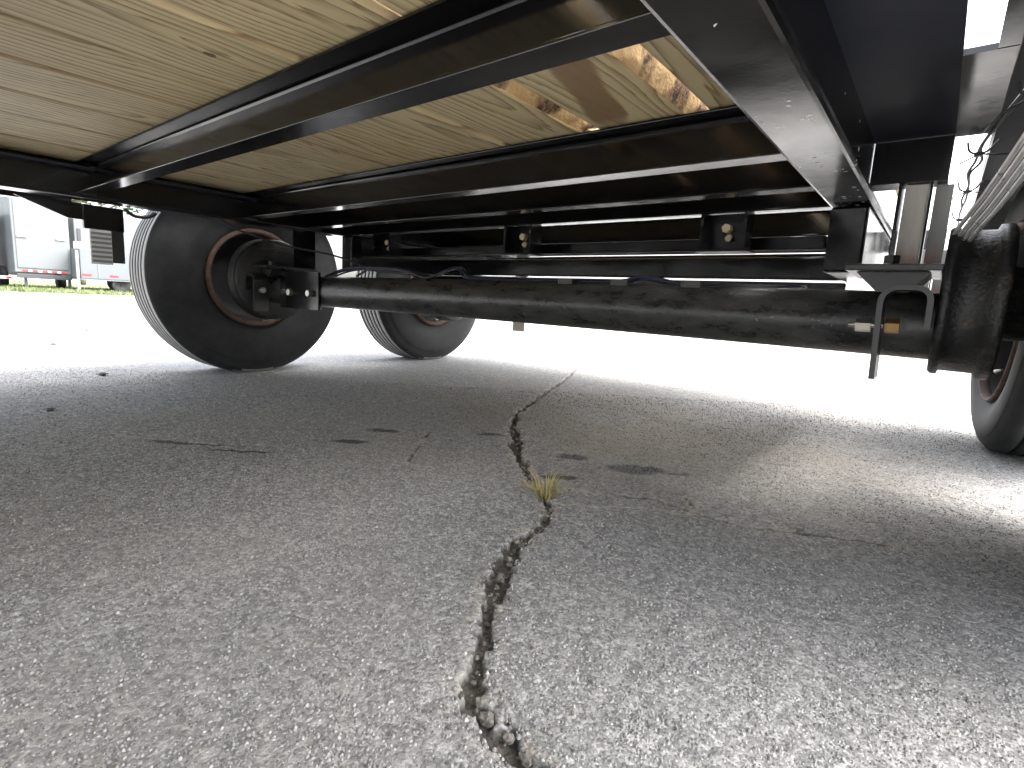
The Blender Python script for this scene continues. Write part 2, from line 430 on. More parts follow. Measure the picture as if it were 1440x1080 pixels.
for P, hw in HAIR:
    d_, _ = polydist(U+wob*.7, V+wob2*.7, uv(P))
    g_ = np.clip((hw*(.4+1.1*vnoise(U, V, 30, 13))-d_)/.0025, 0, 1)
    pit = np.maximum(pit, g_); Zg -= g_*.005
    edge = np.maximum(edge, np.clip(1-(d_-hw)/.007, 0, 1)*(g_ < .5)*np.clip(vnoise(U, V, 35, 14)*2.2-.3, 0, 1))
WX = U*EU[0]+V*EV[0]; WY = U*EU[1]+V*EV[1]
stain = np.zeros(U.shape)
for sx, sy, a_, b_ in STAIN:
    q = uv([(sx, sy)])[0]; du, dv = U-q[0]+wob*1.2, V-q[1]+wob2
    stain = np.maximum(stain, np.clip(3.2*(1-np.hypot(du/a_, dv/b_)), 0, 1))
brown = np.clip(1.35*np.exp(-(((WX+.75)/.75)**2+((WY-1.45)/.55)**2))*(.45+.9*vnoise(U, V, 3.5, 15))+.30*vnoise(U, V, 1.6, 16)-.12, 0, 1)
brown = np.where(near, brown, 0)
nu, nv = U.shape
co = np.stack([WX, WY, Zg], -1).reshape(-1, 3)
ii = np.arange(nu*nv).reshape(nu, nv)
fc = np.stack([ii[:-1, :-1], ii[1:, :-1], ii[1:, 1:], ii[:-1, 1:]], -1).reshape(-1, 4)
me = bpy.data.meshes.new("ground"); me.vertices.add(len(co)); me.vertices.foreach_set("co", co.ravel())
me.loops.add(fc.size); me.loops.foreach_set("vertex_index", fc.ravel())
me.polygons.add(len(fc)); me.polygons.foreach_set("loop_start", np.arange(0, fc.size, 4)); me.polygons.foreach_set("loop_total", np.full(len(fc), 4))
me.polygons.foreach_set("use_smooth", np.ones(len(fc), bool))
me.update(); me.validate()
for nme, arr in (("pit", pit), ("edge", edge), ("stain", stain), ("brown", brown)):
    at_ = me.attributes.new(nme, 'FLOAT', 'POINT'); at_.data.foreach_set("value", arr.reshape(-1).astype(np.float32))
me.materials.append(M_asph)
ground = bpy.data.objects.new("ground", me); C.objects.link(ground); ground['kind'] = 'structure'; WO["ground"] = np.zeros(3)

# chunks broken out of the crack
def along(t_):
    P = np.array(CRACK); L = np.r_[0, np.cumsum(np.hypot(*np.diff(P, axis=0).T))]
    return np.array([np.interp(t_, L, P[:, 0]), np.interp(t_, L, P[:, 1])])
for (cx, cy), sz in [((-.212,.312),.010),((-.235,.318),.009),((-.262,.322),.012),((-.282,.332),.008),((-.408,.512),.012),((-.43,.56),.010),((-.455,.61),.012),((-.487,.725),.015),((-.49,.75),.012),((-.60,.85),.010),((-.67,.905),.011),((-.90,1.15),.013)]:
    MB().blob((cx, cy, -.005), sz*.62, sz*.5, sz*.6, 7, 5, .25).build("asphalt_chunk", M_chunk, ground)
g = MB()
for i in range(150):
    q = along(random.uniform(.0, 1.6)); s_ = random.uniform(.0012, .0040)
    g.blob((q[0]+random.gauss(0, .006), q[1]+random.gauss(0, .006), random.uniform(-.012, -.002)), s_, s_, s_*.8, 5, 3, .3)
for i in range(500):
    q = along(random.uniform(.0, 2.0)); s_ = random.uniform(.0008, .0022)
    g.blob((q[0]+random.gauss(0, .05), q[1]+random.gauss(0, .05), .0008), s_, s_, s_*.8, 5, 3, .3)
o = g.build("gravel", M_chunk); o['kind'] = 'stuff'
# aggregate standing proud of the worn binder
N = 130000
r0 = np.random.default_rng(3)
vv = .27*(1+r0.random(N)*(8.0**.55-1)/.55*.55)**(1/.55); uu = (r0.random(N)*2-1)*(1.02*vv+.12)
cx = np.interp(vv, cu[:, 1], cu[:, 0]); dd, ww = polydist(uu, vv, cu, np.array(CW)/1000)
ok = dd > ww*.75+.002
for P, hw in HAIR: ok &= polydist(uu, vv, uv(P))[0] > hw*.8+.0045
uu, vv = uu[ok], vv[ok]; N = len(uu)
rr = .0008+.0015*r0.random(N)**2; rr *= 1+.25*np.clip(vv-.6, 0, 2)
ang = np.arange(5)*2*math.pi/5
th = ang[None]+r0.random((N, 1))*6.28; jr = rr[:, None]*(.7+.6*r0.random((N, 5)))
px = uu[:, None]+jr*np.cos(th); py = vv[:, None]+jr*np.sin(th)*(.7+.5*r0.random((N, 1)))
hh = rr*(.35+.5*r0.random(N))
tx = uu[:, None]+.45*(px-uu[:, None]); ty_ = vv[:, None]+.45*(py-vv[:, None])
zb = np.full((N, 5), -.0012); zt = hh[:, None]*(.75+.5*r0.random((N, 5)))
bx_ = (vnoise(uu, vv, 3, 9)-.5)*.006
P3 = np.stack([np.concatenate([px, tx], 1), np.concatenate([py, ty_], 1), np.concatenate([zb, zt], 1)+bx_[:, None]], -1)
W3 = np.stack([P3[..., 0]*EU[0]+P3[..., 1]*EV[0], P3[..., 0]*EU[1]+P3[..., 1]*EV[1], P3[..., 2]], -1).reshape(-1, 3)
base = (np.arange(N)*10)[:, None]
quads = np.stack([np.stack([base[:, 0]+k, base[:, 0]+(k+1) % 5, base[:, 0]+5+(k+1) % 5, base[:, 0]+5+k], -1) for k in range(5)], 1).reshape(-1)
tops = (base+np.arange(5, 10)[None]).reshape(-1)
me = bpy.data.meshes.new("gravel"); me.vertices.add(len(W3)); me.vertices.foreach_set("co", W3.ravel())
lt = np.concatenate([np.full(5*N, 4), np.full(N, 5)]); ls_ = np.concatenate([[0], np.cumsum(lt)[:-1]])
me.loops.add(len(quads)+len(tops)); me.loops.foreach_set("vertex_index", np.concatenate([quads, tops]).astype(np.int32))
me.polygons.add(len(lt)); me.polygons.foreach_set("loop_start", ls_.astype(np.int32)); me.polygons.foreach_set("loop_total", lt.astype(np.int32))
me.update(); me.validate()
me.attributes.new("tone", 'FLOAT', 'POINT').data.foreach_set("value", np.repeat(r0.random(N), 10).astype(np.float32))
bw_ = np.clip(1.2*np.exp(-(((W3[:, 0]+.75)/.75)**2+((W3[:, 1]-1.45)/.55)**2)), 0, 1)
me.attributes.new("brown", 'FLOAT', 'POINT').data.foreach_set("value", bw_.astype(np.float32))
sx_ = np.zeros(N)
for sx, sy, a_, b_ in STAIN:
    q = uv([(sx, sy)])[0]; sx_ = np.maximum(sx_, np.clip(3.2*(1-np.hypot((uu-q[0])/a_, (vv-q[1])/b_)), 0, 1))
me.attributes.new("stain", 'FLOAT', 'POINT').data.foreach_set("value", np.repeat(sx_, 10).astype(np.float32))
me.materials.append(M_agg)
ag = bpy.data.objects.new("gravel", me); C.objects.link(ag); ag['kind'] = 'stuff'

# ------------------------------------------------------------------ the trailer
TR = empty("equipment_trailer", (-1.05, 1.5, 0), "black tandem axle trailer seen from beneath with yellowish pine plank deck", "trailer")
D = .688
XL0, XL1, XR0, XR1 = -2.055, -1.97, -.215, -.13
YB, YF = -1.35, 2.72

# rails: rectangular tube
def rrect(x0, x1, z0, z1, r=.008, n=3):
    pts = []
    for cx, cz, a0 in ((x1-r, z1-r, 0), (x0+r, z1-r, 90), (x0+r, z0+r, 180), (x1-r, z0+r, 270)):
        for k in range(n+1):
            t_ = R(a0+90*k/n); pts.append((cx+r*math.cos(t_), cz+r*math.sin(t_)))
    return pts
def xz_prism_y(mb, prof, y0, y1, smooth=False):
    n = len(prof); v_ = [(x, y0, z) for x, z in prof]+[(x, y1, z) for x, z in prof]
    mb.add(v_, [(i, (i+1) % n, n+(i+1) % n, n+i) for i in range(n)], smooth)
    mb.add(v_[:n], [list(range(n))]); mb.add(v_[n:], [list(range(n))]); return mb
xz_prism_y(MB(), rrect(XR0, XR1, .590, .687), YB, YF).build("frame_rail", M_spat, TR)
xz_prism_y(MB(), rrect(XL0, XL1, .590, .687), YB, YF).build("frame_rail", M_paint, TR)

# crossmembers: channels open towards the rear
t_, fl = .0055, .043
def channel(y0, zt=.6865, zb=.603):
    y1 = y0+fl
    yi, zo, zl = y1-t_, zb+t_, zt-t_
    pr = [(y0, zt), (y1, zt), (y1, zb), (y0, zb), (y0, zo-.001), (yi-.006, zo), (yi-.002, zo+.002), (yi, zo+.006), (yi, zl-.006), (yi-.002, zl-.002), (yi-.006, zl), (y0, zl+.001)]
    m = MB(); n = len(pr); v_ = [(XL1+.0005, y, z) for y, z in pr]+[(XR0-.0005, y, z) for y, z in pr]
    m.add(v_, [(i, (i+1) % n, n+(i+1) % n, n+i) for i in range(n)])
    m.add(v_[:n], [list(range(n))]); m.add(v_[n:], [list(range(n))])
    return m
first = channel(.442).build("crossmember", M_paint, TR, bevel=.0012)
for y in (-.97, -.50, -.03, .911, 1.16, 1.38, 1.85, 2.32): dup(first, (0, y-.442, 0), TR)
def bead(pts):
    m = MB(); P = []
    for a_, b_ in zip(pts, pts[1:]):
        n_ = max(2, int((Vector(b_)-Vector(a_)).length/.006))
        P += [Vector(a_).lerp(Vector(b_), k/n_) for k in range(n_)]
    for p in P: m.blob((p.x, p.y, p.z), .0042+random.uniform(-.001, .001), .0045, .0042, 7, 4, .12, smooth=True)
    return m
for y in (.442, .911, 1.16, 1.38):
    for x in (XR0-.001, XL1+.001):
        bead([(x, y+.002, .602), (x, y+fl, .602), (x, y+fl, .68)]).build("weld_bead", M_paint, TR)
for y in (YB-.052, YF+.002):
    MB().box(XL0, XR1, y, y+.05, .592, .686).build("end_beam", M_paint, TR, bevel=.004)

# deck planks (undersides gridded so that the heartwood streak and wavy edges show)
seams = [(-2.052, -1.8015), (-1.7980, -1.5565), (-1.5530, -1.3665), (-1.3630, -1.1715), (-1.1680, -.995), (-.9885, -.779), (-.7715, -.567), (-.558, -.383), (-.349, -.132)]
for i, (x0, x1) in enumerate(seams):
    ny, nx = 460, 40
    ys = np.linspace(YB-.01, YF+.03, ny); tt = np.linspace(0, 1, nx)
    e0 = x0+(vnoise(ys, ys*0+i, 7, 30)-.5)*.0016; e1 = x1+(vnoise(ys, ys*0+i, 7, 31)-.5)*.0016
    if i == 6: e1 = e1-.022*np.clip(1.6-1.6*abs(ys-.78)/.30, 0, 1)
    X = e0[:, None]*(1-tt)+e1[:, None]*tt; Y = np.repeat(ys[:, None], nx, 1)
    zz = D+(vnoise(X, Y, 9, 40+i)-.5)*.0012 + random.uniform(.0005, .0025)
    ed = np.minimum(X-e0[:, None], e1[:, None]-X); zz += .009*np.clip(1-ed/.0055, 0, 1)
    m = MB(); vv = []
    for r_ in range(ny):
        for c_ in range(nx): vv.append((X[r_, c_], Y[r_, c_], zz[r_, c_]))
    off = len(vv)
    for r_ in range(ny): vv.append((e0[r_], ys[r_], D+.038)); vv.append((e1[r_], ys[r_], D+.038))
    ff = [(r_*nx+c_, r_*nx+c_+1, (r_+1)*nx+c_+1, (r_+1)*nx+c_) for r_ in range(ny-1) for c_ in range(nx-1)]
    for r_ in range(ny-1):
        a0, b0 = off+2*r_, off+2*r_+2
        ff += [(r_*nx, (r_+1)*nx, b0, a0), (r_*nx+nx-1, a0+1, b0+1, (r_+1)*nx+nx-1), (a0, b0, b0+1, a0+1)]
    m.add(vv, ff)
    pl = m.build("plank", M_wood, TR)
    me = pl.data; n = len(me.vertices); cw = np.empty(n*3); me.vertices.foreach_get("co", cw); cw = cw.reshape(-1, 3)+WO[pl.name]
    h = np.zeros(n)
    if i == 7:   # brown heartwood streak
        hx = -.452-.055*np.clip((cw[:, 1]-.66)/.22, -1, 2); hw = .016+.007*np.sin((cw[:, 1]-.6)*9)+.003*np.sin(cw[:, 1]*31)
        h = np.clip(6*(1-np.abs(cw[:, 0]-hx)/hw*.62), 0, 1)*np.clip((.93-cw[:, 1])/.05, 0, 1)*np.clip((cw[:, 1]-.45)/.1, 0, 1)
    edx = np.minimum(cw[:, 0]-x0, x1-cw[:, 0]); seam_shade = np.clip(1-(edx-.002)/.0065, 0, 1)*np.clip(vnoise(cw[:, 1], cw[:, 1]*0+i, 5, 50)*1.4+.15, 0, 1)
    seam_shade = np.where((i < 5) | (cw[:, 0]-x0 < .02), seam_shade, seam_shade*.25)
    h = np.maximum(h, seam_shade*1.15)       # shade of the seams, painted as brown along the board edges
    me.attributes.new("heart_seam_shade", 'FLOAT', 'POINT').data.foreach_set("value", h.astype(np.float32))
    # wane: bark left on the edge of two boards
    def wane(xa, xb, y0, y1, z0, z1):
        ww = MB(); n_ = 60; v2 = []
        for k in range(n_):
            y = y0+(y1-y0)*k/(n_-1); s2 = math.sin(math.pi*k/(n_-1))**.35
            for j in range(7):
                f_ = j/6
                v2.append((xa+(xb-xa)*f_*s2+random.gauss(0, .0006), y, z0+(z1-z0)*f_**1.1+random.gauss(0, .0006)))
        ww.add(v2, [(k*7+j, k*7+j+1, (k+1)*7+j+1, (k+1)*7+j) for k in range(n_-1) for j in range(6)], True)
        return ww.build("bark_edge", M_bark, pl)
    if i == 6: wane(-.590, -.567, .50, 1.06, D+.002, D+.037)
    if i == 7: wane(-.3845, -.365, .44, 1.15, D+.001, D+.037)
    if i in (5,):
        kx, ky = {5: (-.872, .36), 3: (-1.29, .30), 2: (-1.44, .70)}[i]
        kk = MB(); n_ = 14
        kk.add([(kx+.005*math.cos(q)*(1+.2*math.sin(3*q)), ky+.009*math.sin(q), D-.0004) for q in np.linspace(0, 6.283, n_, endpoint=False)] +
               [(kx+.005*math.cos(q), ky+.009*math.sin(q), D+.003) for q in np.linspace(0, 6.283, n_, endpoint=False)],
               [list(range(n_))]+[(k, (k+1) % n_, n_+(k+1) % n_, n_+k) for k in range(n_)])
        kk.build("knot", M_knot, pl)

# steel deck edge outside the right rail, side rail, outriggers, fenders (right built, left mirrored)
CXM = (-2.25+.15)/2
def both(fn, name, mat, bevel=0, **kw):
    """fn(mx) adds geometry with x mapped through mx; returns right and left objects"""
    out = []
    for side in (1, -1):
        mx = (lambda x: x) if side == 1 else (lambda x: 2*CXM-x)
        m = MB(); fn(m, mx); out.append(m.build(name, mat, TR, bevel=bevel))
    return out
def bx(m, mx, x0, x1, *a): a0, a1 = sorted((mx(x0), mx(x1))); m.box(a0, a1, *a); return m
both(lambda m, mx: bx(m, mx, -.160, -.021, YB, 1.149, .664, .672), "deck_edge_plate", M_navyp)
both(lambda m, mx: bx(m, mx, -.0205, .0262, .80, 1.13, .655, .662), "fender_bracket", M_paint)
both(lambda m, mx: bx(m, mx, .0275, .40, YB, .545, .690, .700), "shade_wing", M_smooth)  # unseen deck extension, added to shade the bright foreground
both(lambda m, mx: bx(m, mx, .4005, .45, YB, .545, .622, .704), "added_edge_rail", M_paint, .004)  # outer rail added with the wings; left one shows as a dark band
both(lambda m, mx: bx(m, mx, -.208, -.140, 1.30, 2.42, .455, .5885), "suspension_beam", M_paint, .006)
both(lambda m, mx: bx(m, mx, .0085, .0262, -.30, .7985, .6555, .6615), "fender_bracket", M_paint)
def outrig(m, mx, y):
    bx(m, mx, -.1295, -.021, y, y+.006, .594, .6635); bx(m, mx, -.1295, -.021, y+.006, y+.055, .594, .600)
for y in (1.147, -.25, 2.25): both(lambda m, mx: outrig(m, mx, y), "outrigger", M_paint)
def fender(m, mx):
    pr = [(.56, .70), (.60, .80), (.68, .862), (2.52, .862), (2.60, .80), (2.64, .70)]
    for i in range(len(pr)-1):
        (y0, z0), (y1, z1) = pr[i], pr[i+1]
        v_ = [(mx(x), y, z+dz) for x in (.027, .45) for (y, z) in ((y0, z0), (y1, z1)) for dz in (0, .004)]
        m.add(v_, [(0, 1, 3, 2), (4, 6, 7, 5), (0, 4, 5, 1), (2, 3, 7, 6), (0, 2, 6, 4), (1, 5, 7, 3)])
    v_ = [(mx(.45), y, z) for y, z in pr]+[(mx(.45), y, z-.05) for y, z in pr]+[(mx(.454), y, z) for y, z in pr]+[(mx(.454), y, z-.05) for y, z in pr]
    for i in range(len(pr)-1): m.add([v_[i], v_[i+1], v_[i+7], v_[i+6]], [(0, 1, 2, 3)])
both(fender, "fender", M_under)
both(lambda m, mx: bx(m, mx, .0265, .031, .62, 2.58, .70, .86), "fender_skirt", M_smooth)

# wheels
def wheel(xin, y, side, low=1.):
    """xin: inner face; side +1 right, -1 left; low < 1 gives a lower sidewall"""
    lo = lambda pr: [(o_, r_ if r_ > .38 or r_ < .13 else .40-(.40-r_)*low) for o_, r_ in pr]
    c = (xin, y, .40)
    prof = [(.030, .186), (.016, .194), (.004, .215), (-.004, .262), (-.0055, .268), (-.006, .272), (-.008, .30), (-.006, .325), (-.003, .348), (-.002, .350), (.001, .354), (.005, .374), (.010, .386), (.018, .395), (.026, .400)]
    x = .026
    for k in range(5):
        x += .021; prof += [(x, .402), (x+.0005, .393), (x+.0085, .393), (x+.009, .402)]; x += .009   # ribs and grooves
    prof += [(.196, .399), (.206, .393), (.214, .382), (.22, .35), (.224, .30), (.216, .24), (.20, .21), (.19, .196)]
    rim = [(.012, .188), (.022, .178), (.045, .175), (.06, .168), (.12, .166), (.135, .158), (.14, .12), (.128, .085), (.126, .03), (.126, .001)]
    w_ = MB().lathe(lo(rim), c, 0, 64, sgn=side).build("wheel", M_under, TR)
    ty = MB().lathe(lo(prof), c, 0, 144, clampz=.0008, sgn=side)
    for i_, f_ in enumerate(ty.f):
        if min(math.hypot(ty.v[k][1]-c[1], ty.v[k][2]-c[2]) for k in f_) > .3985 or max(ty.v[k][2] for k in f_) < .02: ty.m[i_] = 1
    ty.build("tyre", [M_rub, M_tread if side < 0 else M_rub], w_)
    MB().lathe(lo([(.014, .200), (.002, .201), (-.004, .197), (-.005, .190), (-.002, .184), (.010, .179), (.022, .1785), (.024, .195)]), c, 0, 96, sgn=side, closed=True).build("rim_flange", M_rust, w_)
    b = MB()
    MB().cyl((xin+side*.03, y+.02, .235), (xin+side*.012, y+.03, .228), .005, 8).build("valve_stem", M_zinc, w_)
    if side > 0 and y > 1.5: w_.rotation_euler.z = R(5)
    return w_
Y1, Y2 = 1.09, 2.107
for xin, side in ((-2.25, -1), (.15, 1)):
    for y in (Y1, Y2): wheel(xin + (side > 0)*(.018 if y == Y1 else -.012), y, side, .70 if side > 0 else 1.)

# axles
def axle(y):
    m = MB(); n = 40; xs = np.linspace(-2.16, .06, 24); v_ = []
    for x in xs:
        f_ = (x-CXM)/1.11; zc = .355+.005*(1-f_*f_)
        for k in range(n):
            q = 2*math.pi*k/n; v_.append((x, y+.055*math.cos(q), zc+.0535*math.sin(q)))
    m.add(v_, [(i*n+k, i*n+(k+1) % n, (i+1)*n+(k+1) % n, (i+1)*n+k) for i in range(len(xs)-1) for k in range(n)], True)
    ax = m.build("axle", M_axle, TR)
    for side in (1, -1):
        X = (lambda x: x) if side == 1 else (lambda x: 2*CXM-x)
        # brake drum: shell with a lip and backing plate
        ds = 1. if side == 1 else 1.38
        dr = MB().lathe([(o_, r_*(ds if r_ > .1 else 1)) for o_, r_ in [(0, .02), (0, .110), (.004, .114), (.012, .1145), (.014, .108), (.055, .1085), (.058, .116), (.072, .117), (.076, .112), (.077, .055), (.17, .052), (.17, .02)]], (X(-.006), y, .395), 0, 56, sgn=side)
        dr.build("brake_drum", M_drum, ax)
        # spring plate with saddle below it
        p_ = MB(); a0, a1 = sorted((X(-.128), X(-.006))); p_.box(a0, a1, y-.10, y+.11, .436, .446)
        p_.build("spring_plate", M_brk, ax, bevel=.002)
        s_ = MB(); v2 = [(X(q), yy, z) for yy in (y-.07, y+.06) for q, z in ((-.115, .4355), (-.085, .405), (-.045, .405), (-.02, .4355))]
        s_.add(v2, [(0, 1, 5, 4), (1, 2, 6, 5), (2, 3, 7, 6), (0, 3, 2, 1), (4, 5, 6, 7), (0, 4, 7, 3)]); s_.build("saddle", M_brk, ax)
        # bent strap bracket in front of the tube: long inner leg, short outer leg
        o_, i_ = [], []
        path = [(-.0695, .272), (-.073, .38)] + [(-.052-.021*math.cos(q), .389+.021*math.sin(q)) for q in np.linspace(0, math.pi/2, 6)] + [(-.032+.018*math.sin(q), .392+.018*math.cos(q)) for q in np.linspace(0, math.pi/2, 6)] + [(-.013, .352)]
        P = [Vector((a_, 0, b_)) for a_, b_ in path]; v3 = []
        for i, p in enumerate(P):
            d = (P[min(i+1, len(P)-1)]-P[max(i-1, 0)]).normalized(); nn = Vector((d.z, 0, -d.x))
            for yy in (y-.125, y-.068):
                for s3 in (-.0038, .0038):
                    q = p+nn*s3; v3.append((X(q.x), yy, q.z))
        st = MB(); fs = []
        for i in range(len(P)-1):
            a_, b_ = 4*i, 4*i+4
            fs += [(a_, a_+1, b_+1, b_), (a_+2, b_+2, b_+3, a_+3), (a_, b_, b_+2, a_+2), (a_+1, a_+3, b_+3, b_+1)]
        e_ = 4*(len(P)-1); fs += [(0, 2, 3, 1), (e_, e_+1, e_+3, e_+2)]
        st.add(v3, fs); st.build("strap_bracket", M_brk, ax)
        yy = y-.10
        b_ = MB().cyl((X(-.112), yy, .352), (X(-.050), yy, .354), .0045, 10); b_.cyl((X(-.102), yy, .3523), (X(-.082), yy, .3527), .011, 6, smooth=False)
        b_.build("bolt", M_zinc, ax)
        MB().cyl((X(-.064), yy, .3535), (X(-.046), yy, .354), .012, 6, smooth=False).build("nut", M_brass, ax)
        # hanger plates rising from the spring plate to the outrigger
        for xa, xb, ya, yb, mm in ((-.084, -.079, .03, .125, M_smooth), (-.077, -.044, .07, .11, M_post), (-.0425, -.039, .055, .075, M_smooth), (-.036, -.012, .085, .12, M_post2)):
            a0, a1 = sorted((X(xa), X(xb)))
            MB().box(a0, a1, y+ya, y+yb, .4465, .5925).build("hanger_plate", mm, ax, bevel=.0015)
        hb = MB().cyl((X(-.072), y-.055, .446), (X(-.072), y-.055, .462), .011, 6, smooth=False); hb.build("nut", M_brk, ax)
    # black clamp plate at the left end with two bright bolts
    cl = MB().box(-1.95, -1.69, y-.062, y-.05, .292, .425).build("clamp_plate", M_smooth, ax, bevel=.003)
    for bxp in (-1.865, -1.735):
        MB().cyl((bxp, y-.078, .35), (bxp, y-.062, .35), .013, 6, smooth=False).build("bolt", M_zinc, ax, bevel=.002)
    return ax
ax1 = axle(Y1)
dup(ax1, (0, Y2-Y1, 0), TR)

# cross tube and hanging bolt brackets between the axles
tb = MB(); tb.prism([(1.46, .520), (1.50, .520), (1.50, .552), (1.46, .552)], 0, -1.95, -.235); tb.build("cross_tube", M_paint, TR, bevel=.003)
m = MB().box(-1.96, -.218, 1.74, 1.80, .465, .531); m.build("torque_tube", M_paint, TR, bevel=.006)
m = MB().box(-1.96, -.218, 1.745, 1.775, .437, .459); m.build("torque_tube", M_paint, TR, bevel=.004)
def hang(x):
    m = MB(); hw = .055
    m.box(x-hw, x-hw+.008, 1.345, 1.40, .512, .602); m.box(x+hw-.008, x+hw, 1.345, 1.40, .512, .602)
    m.box(x-hw+.008, x+hw-.008, 1.392, 1.40, .512, .602); m.box(x-hw-.01, x+hw+.01, 1.34, 1.405, .506, .512)
    b = m.build("hanger_bracket", M_paint, TR)
    q = MB().cyl((x, 1.391, .565), (x, 1.37, .565), .011, 6, smooth=False); q.cyl((x+.004, 1.391, .548), (x+.006, 1.375, .540), .008, 6)
    q.build("bolt", simple_bolt, b)
    return b
simple_bolt = simple("tan_bolt", (.5, .42, .27), .5, .2)
hb0 = hang(-.44)
for x in (-1.075, -1.76): dup(hb0, (x+.44, 0, 0), TR)
# wiring: along the right side rail with ties, and on the axle
for k in range(2):
    MB().tube([(.12, .45, .69+.004*k), (.085, .70, .672), (.046+.004*k, .93, .655), (.015, 1.14, .646-.002*k), (.010+.008*k, 1.24, .640), (.003+.003*k, 1.34, .641), (.008, 1.47, .644), (.001+.007*k, 1.60, .640), (.004, 1.72, .642), (.002, 1.85, .645), (.004, 2.2, .645)], .0022, 7, sub=5).build("wire", M_wire, TR)
for x, y in ((.012, 1.16), (.007, 1.47), (.003, 1.85), (.05, .90)):
    m = MB(); m.tube([(x-.016, y, .652), (x-.012, y, .638), (x, y, .633), (x+.012, y, .638), (x+.022, y, .652)], .0016, 6)
    m.box(x-.006, x+.005, y-.005, y+.005, .629, .635); m.cyl((x+.004, y, .632), (x+.036, y-.012, .626), .0013, 5); m.cyl((x-.004, y+.003, .631), (x-.022, y+.010, .622), .0013, 5)
    m.build("cable_tie", M_wire, TR)
for k in range(4):
    o_ = np.array([.0052*k-.004, .003*k, -.0050*k])
    pts = [np.array(p)+o_ for p in ((.000, 1.06, .485), (.008, 1.0, .499), (.026, .90, .522), (.043, .78, .548), (.060, .62, .575), (.085, .40, .60))]
    MB().tube(pts, .0030, 9, sub=4).build("brake_line", M_line, TR)
MB().tube([(-2.02,.76,.600),(-2.0,.821,.592),(-1.95,.893,.553),(-1.9,1.022,.518),(-1.8,1.162,.494),(-1.66,1.2,.452),(-1.6,1.12,.418)], .0035, 8).build("brake_line", M_wire, TR)
wp = [(-1.75,1.10,.412),(-1.605,1.10,.440),(-1.376,1.10,.442),(-1.273,1.09,.430),(-1.178,1.08,.418),(-1.119,1.09,.440),(-1.077,1.10,.445),(-1.034,1.08,.421),(-.955,1.09,.416),(-.75,1.10,.413),(-.58,1.09,.414),(-.5,1.08,.425),(-.42,1.09,.413),(-.2,1.10,.412)]
for k in range(3):
    MB().tube([(x, y+.012*k-.008, z+.003*math.sin(7*x+2*k)) for x, y, z in wp], .0032, 7).build("wire", M_blue if k < 2 else M_wire, TR)
for x in (-.70, -.56, -.40):
    MB().box(x-.02, x+.02, 1.065, 1.075, .405, .419).build("wire_clip", M_brk, TR)

# bracket with tail light and hanging strap outside the left rail
lb = MB().box(-2.135, -2.115, .486, .592, .515, .589).build("light_bracket", M_paint, TR, bevel=.003)
MB().box(-2.131, -2.119, .556, .590, .415, .5148).build("strap", M_dark, lb)
rb = MB().box(-2.114, -2.110, .498, .554, .408, .5145).build("ribbed_plate", M_tapew, lb)
for k in range(7): MB().box(-2.1098, -2.106, .500, .552, .414+.0143*k, .421+.0143*k).build("rib", M_grey, lb)
gs = MB(); gs.add([(-2.12, .33, .590), (-2.12, .4855, .590), (-2.12, .4855, .541), (-2.12, .45, .541), (-2.126, .33, .590), (-2.126, .4855, .590), (-2.126, .4855, .541), (-2.126, .45, .541)],
       [(0, 1, 2, 3), (4, 7, 6, 5), (0, 4, 5, 1), (1, 5, 6, 2), (2, 6, 7, 3), (3, 7, 4, 0)]); gs.build("gusset", M_paint, lb)
MB().tube([(-2.10, .592, .589), (-2.11, .62, .572), (-2.11, .66, .575), (-2.10, .68, .590)], .006, 8).build("hose_loop", M_wire, lb)
# stabiliser foot hanging beyond the second axle
ft = MB().box(-2.075, -1.985, 2.60, 2.612, .178, .59).build("stabiliser_leg", simple("bare_steel_plate", (.40, .38, .33), .5, var=.15), TR)

# ------------------------------------------------------------------ loose things on the asphalt
tuft = empty("grass_tuft", (-.535, .80, 0), "small dry yellow grass tuft growing out of the crack", "grass tuft")
m = MB()
for i in range(120):
    a_ = random.uniform(0, 6.283); r0 = random.uniform(0, .02); L = random.uniform(.024, .084)*random.uniform(.65, 1); lean = random.uniform(.05, 1.1)
    b0 = Vector((-.535+r0*math.cos(a_), .80+r0*math.sin(a_), -.006)); d = Vector((math.cos(a_)*lean, math.sin(a_)*lean, 1)).normalized()
    sd_ = Vector((-d.y, d.x, 0)); sd_ = (sd_ if sd_.length > .01 else Vector((1, 0, 0))).normalized()*random.uniform(.0007, .0013)
    p1 = b0+d*L*.55; p2 = b0+d*L+Vector((math.cos(a_), math.sin(a_), -.6))*L*.22
    m.add([b0-sd_, b0+sd_, p1+sd_*.8, p1-sd_*.8, p2], [(0, 1, 2, 3), (3, 2, 4)], False, 0 if random.random() < .78 else 1)
for i in range(9):   # a few lying runners
    a_ = R(random.choice([150, 158, 165, 140, 20, 30])); L = random.uniform(.05, .085)
    b0 = Vector((-.54, .805, .004)); d = Vector((-EU[0], -EU[1], 0))*abs(math.cos(a_)) + Vector((EV[0], EV[1], 0))*math.sin(a_)+Vector((0, 0, random.uniform(.05, .3)))
    p1 = b0+d*L*.5; p2 = b0+d*L; s_ = Vector((.0007, .0009, 0))
    m.add([b0-s_, b0+s_, p1+s_, p1-s_, p2], [(0, 1, 2, 3), (3, 2, 4)], False, 0)
m.build("blades", [M_straw, M_straw2], tuft)
